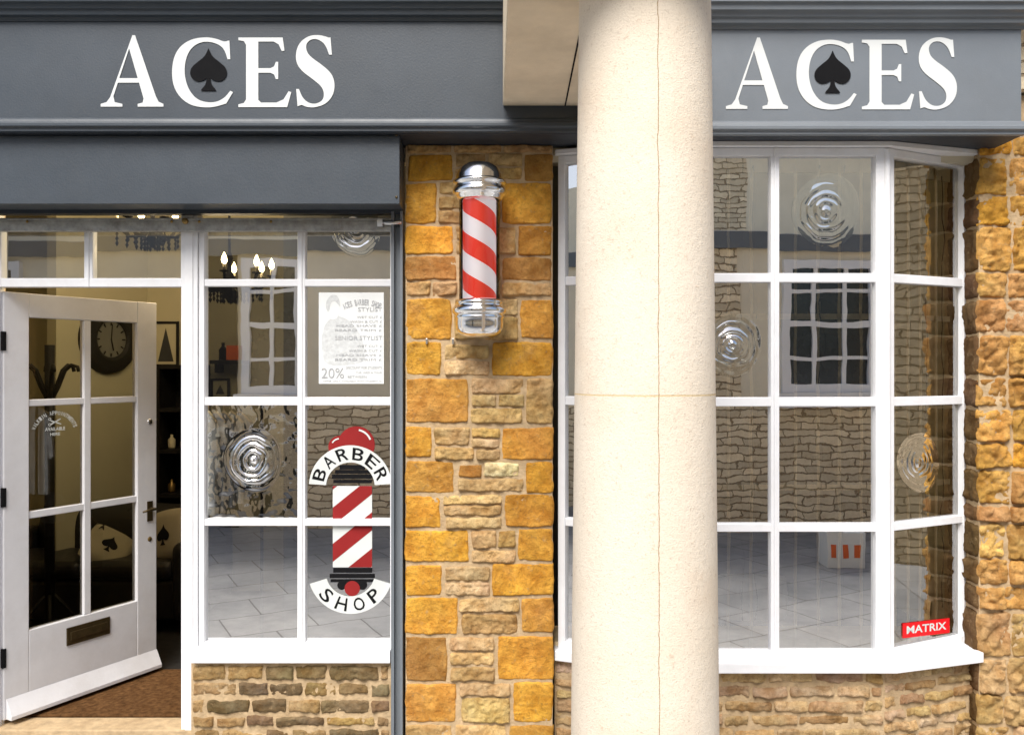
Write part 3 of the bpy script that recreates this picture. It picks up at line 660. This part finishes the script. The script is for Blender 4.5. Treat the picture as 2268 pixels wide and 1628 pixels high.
# ---------------------------------------------------------------- interior
mb=MB(); mb.box(-4.2,3.0,.201,3.4,-.1,-.06); tag(mb.build('shop_floor',M['darkfloor']),kind='structure')
mb=MB(); mb.box(-4.2,3.0,.06,3.4,2.95,3.05); mb.box(-4.2,3.0,.06,.14,2.60,2.95); tag(mb.build('ceiling',M['ceil']),kind='structure')
mb=MB(); mb.box(-4.2,3.0,2.6,2.7,-.06,2.95); tag(mb.build('back_wall',M['cream']),'cream painted back wall inside the shop','wall')
mb=MB(); mb.box(-4.3,-4.2,.06,2.7,-.06,2.95); tag(mb.build('side_wall',M['cream']),'cream painted left side wall inside the shop','wall')
mb=MB(); mb.box(2.4,2.5,.35,2.7,-.06,2.95); tag(mb.build('side_wall',M['cream']),'cream painted right side wall inside the shop','wall')
mb=MB(); mb.box(-1.45,2.39,1.5,1.56,-.06,2.94); tag(mb.build('backdrop',M['backdrop']),'dark partition panel added inside to keep the bay and right window panes dark','wall')  # dark backdrop put in so the interior behind these panes stays dark
mb=MB(); mb.box(WX(0,.22)-.3,WX(405,.22)+.05,.21,.85,-.059,-.045); tag(mb.build('doormat',M['coir'],None,.004),'brown coir doormat just inside the open door','mat')
cw=W(240,752,2.25); caz=math.atan2(-.39,.92)+math.pi/2
t=thing('chimney_wall','cream angled wall face inside the shop carrying the clock','wall',(cw.x,cw.y,-.06),local=True,rz=caz)
mb=MB(); mb.box(-.42,.40,.012,.10,0,3.0); mb.build('wall_face',M['cream'],t)
t=thing('wall_clock','round black framed clock on the cream wall seen through the door','clock',cw,local=True,rz=caz)
c=Vector((0,0,0))
mb=MB(); mb.lathe([(.13,-.03),(.14,-.05),(.16,-.055),(.19,-.035),(.215,-.045),(.24,-.03),(.25,.01)],c,48,axis='y'); mb.build('rim',M['blackwood'],t)
mb=MB(); mb.lathe([(0,-.025),(.135,-.025)],c,48,axis='y'); mb.build('dial',M['clockface'],t)
for k in range(12):
    mb=MB(); a=k*math.pi/6; d=Vector((math.sin(a),0,math.cos(a))); mb.tube([c+d*.10+Vector((0,-.028,0)),c+d*.125+Vector((0,-.028,0))],.005,5); mb.build('hour_mark',M['black'],t)
mb=MB(); mb.tube([c+Vector((0,-.03,0)),c+Vector((.02,-.03,-.08))],.005,5); mb.build('hand',M['black'],t)
mb=MB(); mb.tube([c+Vector((0,-.03,0)),c+Vector((.01,-.03,.11))],.004,5); mb.build('hand',M['black'],t)
def picture(px0,py0,px1,py1,y,label):
    t=thing('picture_frame',label,'picture',(WX(px0,y),y,WZ(py1,y)))
    a=W(px0,py0,y);b=W(px1,py1,y); w=.018
    mb=MB(); mb.box(a.x,a.x+w,y,y+.02,b.z,a.z); mb.box(b.x-w,b.x,y,y+.02,b.z,a.z); mb.box(a.x+w,b.x-w,y,y+.02,b.z,b.z+w); mb.box(a.x+w,b.x-w,y,y+.02,a.z-w,a.z); mb.build('frame',M['blackwood'],t)
    mb=MB(); mb.box(a.x+w,b.x-w,y+.008,y+.02,b.z+w,a.z-w); mb.shape([[(a.x+w+.02,b.z+w+.02),((a.x+b.x)/2,a.z-w-.03),(b.x-w-.02,b.z+w+.02)]],lambda x,z,d=0:(x,y+.006,z),0,1); mb.build('print',[M['cream'],M['backdrop']],t)
picture(338,712,395,812,2.57,'framed pale picture on the back wall right of the clock')
picture(466,838,508,884,2.57,'small framed picture on the back wall below the little shelf')
t=thing('shelf_unit','tall black open shelf unit against the back wall beyond the open door','shelf',(-2.35,2.4,-.06))
mb=MB(); x0,x1=WX(350,2.3),WX(436,2.3)
mb.box(x0,x0+.03,2.25,2.58,-.06,1.66); mb.box(x1-.03,x1,2.25,2.58,-.06,1.66); mb.box(x0+.03,x1-.03,2.56,2.58,-.06,1.66); mb.build('carcass',M['blackwood'],t)
for z in (0,.35,.70,1.02,1.32,1.63):
    mb=MB(); mb.box(x0+.031,x1-.031,2.25,2.559,z,z+.028); mb.build('shelf',M['blackwood'],t)
for i,(x,z,h,m) in enumerate(((x0+.08,1.049,.10,'cream'),(x0+.17,1.049,.07,'galv'),(x0+.08,.729,.09,'brass'),(x0+.18,.729,.11,'cream'))):
    mb=MB(); mb.lathe([(0,0),(.024,0),(.026,.01),(.026,h*.65),(.010,h*.8),(.010,h),(0,h)],(x,2.35,z),16)
    tag(mb.build('bottle',M[m]),['tall pale bottle on the third shelf of the black unit','short grey bottle on the third shelf of the black unit','brass coloured bottle on the lower shelf of the black unit','pale bottle on the lower shelf of the black unit'][i],'bottle','bottles on the black shelf unit')
def pillow(mb,cx,cy,cz,sx,sy,sz,mi=0,n=14,p=.5):
    vs=[];fs=[]
    for sgn in (-1,1):
        b=len(vs)
        for j in range(n+1):
            for i in range(n+1):
                a=i/n*2-1;c=j/n*2-1
                h=((1-a**4)*(1-c**4))**p
                vs.append((cx+a*sx*(1-.08*c*c),cy+sgn*h*sy,cz+c*sz*(1-.08*a*a)))
        for j in range(n):
            for i in range(n):
                q=b+j*(n+1)+i; fs.append((q,q+1,q+n+2,q+n+1))
    mb.add(vs,fs,mi,True)
t=thing('sofa','black leather sofa against the back wall behind the open door','sofa',(-2.75,2.0,-.06))
mb=MB(); pillow(mb,-2.75,2.12,.42,.60,.12,.27); mb.build('backrest',M['leather'],t)
mb=MB(); mb.box(-3.36,-2.14,1.55,2.2,.02,.28); mb.build('base',M['leather'],t,.03,3)
for x in (-3.05,-2.45):
    mb=MB(); mb.box(x-.29,x+.29,1.52,2.02,.281,.40); mb.build('seat_cushion',M['leather'],t,.05,4)
for x in (-3.42,-2.08):
    mb=MB(); mb.box(x-.09,x+.09,1.5,2.22,.02,.52); mb.build('armrest',M['leather'],t,.05,4)
def ace_cushion(x,y,z,rz,tilt,tx,s,label):
    t=thing('cushion',label,'cushion',(x,y,z),local=True,rz=rz); t.rotation_euler=(math.radians(tx),tilt,rz)
    mb=MB(); pillow(mb,0,0,0,s,.05,s); mb.build('cover',M['ivory'],t)
    def f(px,py,d=0):
        u=(px-462)/94*s*.8; v=-(py-155)/94*s*.8; a=u/s;c=v/s; return (u,-((1-a**4)*(1-c**4))**.5*.05-.003,v)
    mb=MB(); mb.shape([spade],f); mb.build('spade_print',M['black'],t)
    mb=MB(); text_fit(mb,'A',372,400,62,98,f,bold=.03); mb.build('letter_print',M['black'],t)
ace_cushion(-2.66,1.70,.455,.35,.55,-48,.15,'ivory cushion with black spade print lying tilted at the middle of the sofa')
ace_cushion(-2.25,1.70,.54,-.5,-.2,-12,.17,'ivory cushion with black spade print leaning at the right end of the sofa')
SX=-2.88
t=thing('coat_stand','dark coat stand with curled hooks seen through the door glass','coat stand',(SX,1.4,-.06))
mb=MB(); mb.tube([(SX,1.4,-.05),(SX,1.4,1.78)],.030,10); mb.build('pole',M['blackwood'],t)
for k in range(6):
    a=k*math.pi/3+.1; d=Vector((math.cos(a),math.sin(a),0)); b=Vector((SX,1.4,1.42))
    mb=MB(); mb.tube([b,b+d*.05+Vector((0,0,.10)),b+d*.09+Vector((0,0,.20)),b+d*.13+Vector((0,0,.235)),b+d*.165+Vector((0,0,.225)),b+d*.175+Vector((0,0,.195))],[.016,.015,.013,.012,.011,.012],8); mb.build('hook',M['blackwood'],t)
for k in range(4):
    a=k*math.pi/2+.5; d=Vector((math.cos(a),math.sin(a),0)); b=Vector((SX,1.4,.25))
    mb=MB(); mb.tube([b,b+d*.1+Vector((0,0,-.12)),b+d*.22+Vector((0,0,-.30))],.012,8); mb.build('leg',M['blackwood'],t)
t=thing('wall_shelf','small dark wall shelf inside, seen through the window left pane','shelf',(-2.1,2.5,1.62))
y=2.40; mb=MB(); mb.box(WX(464,y),WX(534,y),y,2.6,WZ(806,y),WZ(798,y)); mb.build('board',M['blackwood'],t)
mb=MB(); mb.box(WX(470,y),WX(476,y),y+.05,2.6,WZ(826,y),WZ(806,y)); mb.build('bracket',M['blackwood'],t)
mb=MB(); mb.box(WX(498,y),WX(526,y),y+.03,y+.12,WZ(797.5,y),WZ(765,y)); tag(mb.build('box',M['orange'],None,.003),'small orange box on the little wall shelf','box')
mb=MB(); mb.lathe([(0,0),(.03,0),(.03,.08),(.012,.10),(.012,.13),(0,.13)],(WX(486,y),y+.08,WZ(797.5,y)),16); tag(mb.build('bottle',M['black']),'black bottle beside the orange box on the little wall shelf','bottle')
def chandelier(c,r,label,n=6,lit=True,drop=.5):
    c=Vector(c); t=thing('chandelier',label,'chandelier',c,'black chandeliers hanging inside the shop')
    mb=MB(); mb.lathe([(0,-.12),(.012,-.11),(.025,-.08),(.012,-.05),(.03,-.02),(.035,.02),(.014,.05),(.01,.10),(.022,.13),(.008,.17),(.006,drop),(.05,drop),(.05,drop+.01),(0,drop+.02)],c,16); mb.build('body',M['black'],t)
    for k in range(n):
        a=2*math.pi*k/n+.2; d=Vector((math.cos(a),math.sin(a),0)); up=Vector((0,0,1))
        mb=MB(); mb.tube([c+d*.02,c+d*r*.3-up*.05,c+d*r*.65-up*.055,c+d*r*.92-up*.01,c+d*r+up*.025],.009,6); mb.lathe([(.0,.02),(.028,.03),(.026,.036),(.0,.034)],c+d*r,12); 
        ao=mb.build('arm',M['black'],t)
        mb=MB(); mb.lathe([(0,.034),(.009,.034),(.009,.070),(0,.070)],c+d*r,10); mb.build('candle',M['candle'],ao)
        mb=MB(); mb.lathe([(0,.070),(.010,.074),(.018,.090),(.014,.110),(.005,.130),(0,.140)],c+d*r,12); mb.build('bulb',M['bulb'] if lit else M['candle'],ao)
        for rr in (1,.72,.45,.2):
            mb=MB(); p=c+d*r*rr-up*(.03+.03*(1-rr))
            mb.lathe([(0,-.085),(.010,-.065),(.003,-.052),(.010,-.038),(.003,-.026),(.009,-.014),(.002,0),(0,.012)],p,6,smooth=False); mb.build('crystal_drop',M['black'],ao)
    return c
c1=chandelier((WX(508,1.1),1.1,WZ(622,1.1)),.24,'black chandelier with lit candle bulbs seen through the upper window pane',n=8,drop=.66)
c2=chandelier((WX(338,.95),.95,WZ(512,.95)+.02),.19,'black chandelier partly hidden above the fanlight over the door',drop=.47)
for c in (c1,c2):
    l=bpy.data.lights.new('chandelier_light','POINT'); l.energy=20; l.color=(1,.78,.50); l.shadow_soft_size=.15
    lo=bpy.data.objects.new('chandelier_light',l); lo.location=c+Vector((0,0,.2)); COL.objects.link(lo)
t=thing('clothes_rail','black clothes rail inside behind the window left pane','clothes rail',(-1.5,.30,-.06))
y=.30; zr=WZ(902,y)+.02; x0,x1=WX(444,y),WX(580,y)
for x in (x0,x1):
    mb=MB(); mb.tube([(x,y,-.05),(x,y,zr)],.008,8); mb.tube([(x,y-.12,-.045),(x,y+.2,-.045)],.010,8); mb.build('upright',M['blackwood'],t)
mb=MB(); mb.tube([(x0,y,zr),(x1,y,zr)],.010,8); mb.build('rail',M['blackwood'],t)
prof=[(-.03,0),(-.07,-.01),(-.17,-.06),(-.22,-.28),(-.17,-.30),(-.15,-.17),(-.155,-.50),(.155,-.50),(.15,-.17),(.17,-.30),(.22,-.28),(.17,-.06),(.07,-.01),(.03,0)]
names=['leftmost patterned pale shirt on the clothes rail','second shirt from the left on the clothes rail, grey','middle grey shirt on the clothes rail','fourth shirt from the left on the clothes rail, grey','rightmost grey shirt on the clothes rail']
for k in range(5):
    x=WX(462+17*k,y); sh=thing('shirt',names[k],'shirt',(x,y,zr-.05),'shirts on the clothes rail',local=True,rz=math.radians(-46+3*k))
    mb=MB(); mb.shape([prof],lambda u,v,d=0:(u*.55,-.008+d,v*(1-.04*k)),.016); mb.shape([prof],lambda u,v,d=0:(u*.55,.008,v*(1-.04*k))); mb.build('garment',M['palecloth'] if k in(0,3) else M['greyfab'],sh,.004)
    mb=MB(); mb.tube([(-.09,0,-.04),(0,0,.01),(.09,0,-.04)],.006,6); mb.tube([(0,0,.0),(0,0,.04),(.012,0,.055)],.003,6); mb.build('hanger',M['wood'],sh)
mb=MB(); pillow(mb,WX(1650,.5),.55,.42,.24,.1,.14); tag(mb.build('cushion',M['greyfab']),'plain grey cushion low behind the bay window beside the column','cushion')
mb=MB(); mb.box(.35,2.1,.42,.85,.05,.34); tag(mb.build('window_bench',M['blackwood'],None,.01),'dark low bench inside the bay window','bench')
# ---------------------------------------------------------------- street and opposite side (seen in the glass)
mb=MB(); mb.add([(-150,-150,-.15),(150,-150,-.15),(150,150,-.15),(-150,150,-.15)],[(0,1,2,3)]); tag(mb.build('pavement',M['paving']),kind='structure')
t=thing('opposite_building','stone and cream rendered building across the street, mirrored in the shop glass','building',(3,-5.5,-.15))
EH=3.02
mb=MB(); mb.box(-14,28,-5.9,-5.5,-.15,1.28); mb.build('lower_wall',M['rubx'],t)
mb=MB(); mb.box(-14,28,-5.9,-5.51,1.281,EH); mb.build('upper_wall',M['rend'],t)
mb=MB(); mb.box(1.7,2.45,-5.52,-5.49,1.282,EH-.01); mb.build('stone_panel',M['rubx'],t)
mb=MB(); mb.box(-14,28,-8.6,-5.46,EH,EH+.07); mb.build('bounce_terrace',M['roof'],t)  # invented low terrace: lets sun past and bounces it onto the storey behind
mb=MB(); mb.box(-14,28,-9,-8.6,-.15,4.7); mb.build('set_back_storey',M['rend'],t)  # storey set back so the sun reaches the street
mb=MB(); mb.box(-1.0,3.4,-8.62,-8.59,EH+.08,4.6); mb.build('stone_panel',M['rubx'],t)
mb=MB(); mb.box(-3.70,-3.08,-5.52,-5.47,-.15,2.9); mb.build('door',M['blackwood'],t)
mb=MB(); mb.box(-14,28,-5.47,-5.44,EH-.12,EH+.06); mb.build('gutter',M['slate_pale'],t)
for (x0,x1,z0,z1) in ((-3.02,-2.34,1.33,2.86),(2.9,3.92,1.36,2.80),(6.2,7.2,1.33,2.85),(-6.5,-5.5,1.33,2.85),(10,11,1.33,2.85)):
    f=MB(); w=.09; y0,y1=-5.52,-5.44
    f.box(x0,x0+w,y0,y1,z0,z1); f.box(x1-w,x1,y0,y1,z0,z1); f.box(x0+w,x1-w,y0,y1,z1-w,z1); f.box(x0+w,x1-w,y0,y1,z0,z0+w); f.box(x0+w,x1-w,y0,y1-.01,(z0+z1)/2-.03,(z0+z1)/2+.03)
    n=2 if x1-x0<.8 else 3
    for k in range(1,n): xx=x0+(x1-x0)*k/n; f.box(xx-.022,xx+.022,y0,y1-.02,z0+w,z1-w)
    for zz in (z0+(z1-z0)*.25,z0+(z1-z0)*.75): f.box(x0+w,x1-w,y0,y1-.022,zz-.02,zz+.02)
    wo=f.build('window',M['oppwhite'],t)
    g=MB(); g.box(x0+w*.5,x1-w*.5,-5.505,-5.49,z0+.02,z1-.02); g.build('pane',M['darkglass'],wo)
    g=MB(); g.box(x0-.06,x1+.06,-5.52,-5.34,z0-.15,z0-.002); g.build('sill',M['oppwhite'],wo)
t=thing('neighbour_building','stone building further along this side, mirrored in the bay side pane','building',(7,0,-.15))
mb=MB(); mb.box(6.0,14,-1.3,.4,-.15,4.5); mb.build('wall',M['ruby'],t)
mb=MB(); mb.box(5.95,14,-1.35,.4,4.501,4.65); mb.build('parapet',M['beam'],t)
mb=MB(); b_=(2.95,-3.95)
mb.box(b_[0]-.17,b_[0]+.17,b_[1]-.12,b_[1]+.12,-.149,.17); 
mb.add([(b_[0]-.17,b_[1]+.12,.17),(b_[0]-.02,b_[1]+.12,.17),(b_[0]-.05,b_[1]+.2,.26),(b_[0]-.20,b_[1]+.2,.26)],[(0,1,2,3)])
for x in (-.11,.0,.1): mb.box(b_[0]+x-.025,b_[0]+x+.025,b_[1]+.12,b_[1]+.123,-.06,.06,1)
tag(mb.build('cardboard_box',[M['paper'],M['orange']]),'white and orange cardboard box on the street, mirrored in the bay window','box')
# ---------------------------------------------------------------- light
SUN_EL,SUN_AZ=math.radians(50),math.radians(180+14)
sv=Vector((math.sin(SUN_AZ)*math.cos(SUN_EL),math.cos(SUN_AZ)*math.cos(SUN_EL),math.sin(SUN_EL)))
sl=bpy.data.lights.new('sun','SUN'); sl.energy=5.0; sl.angle=math.radians(34); sl.color=(1,.97,.93)
so=bpy.data.objects.new('sun',sl); so.rotation_euler=(-sv).to_track_quat('-Z','Y').to_euler(); so.location=(0,-8,9); COL.objects.link(so)
w=bpy.data.worlds.new('World'); sc.world=w; w.use_nodes=True; nt=w.node_tree
sk=nt.nodes.new('ShaderNodeTexSky'); sk.sky_type='NISHITA'; sk.sun_disc=False; sk.sun_elevation=SUN_EL; sk.sun_rotation=SUN_AZ; sk.dust_density=3.0; sk.air_density=1.0
bg=nt.nodes['Background']; bg.inputs[1].default_value=.15; nt.links.new(sk.outputs[0],bg.inputs[0])
sc.view_settings.view_transform='Standard'; sc.view_settings.look='None'; sc.view_settings.exposure=0
cam=bpy.data.cameras.new('camera'); co=bpy.data.objects.new('camera',cam); COL.objects.link(co)
co.location=(0,-4,CZ); co.rotation_euler=(math.radians(90),0,0); cam.sensor_width=36; cam.lens=36*4/(2268/480); cam.clip_end=500
sc.camera=co
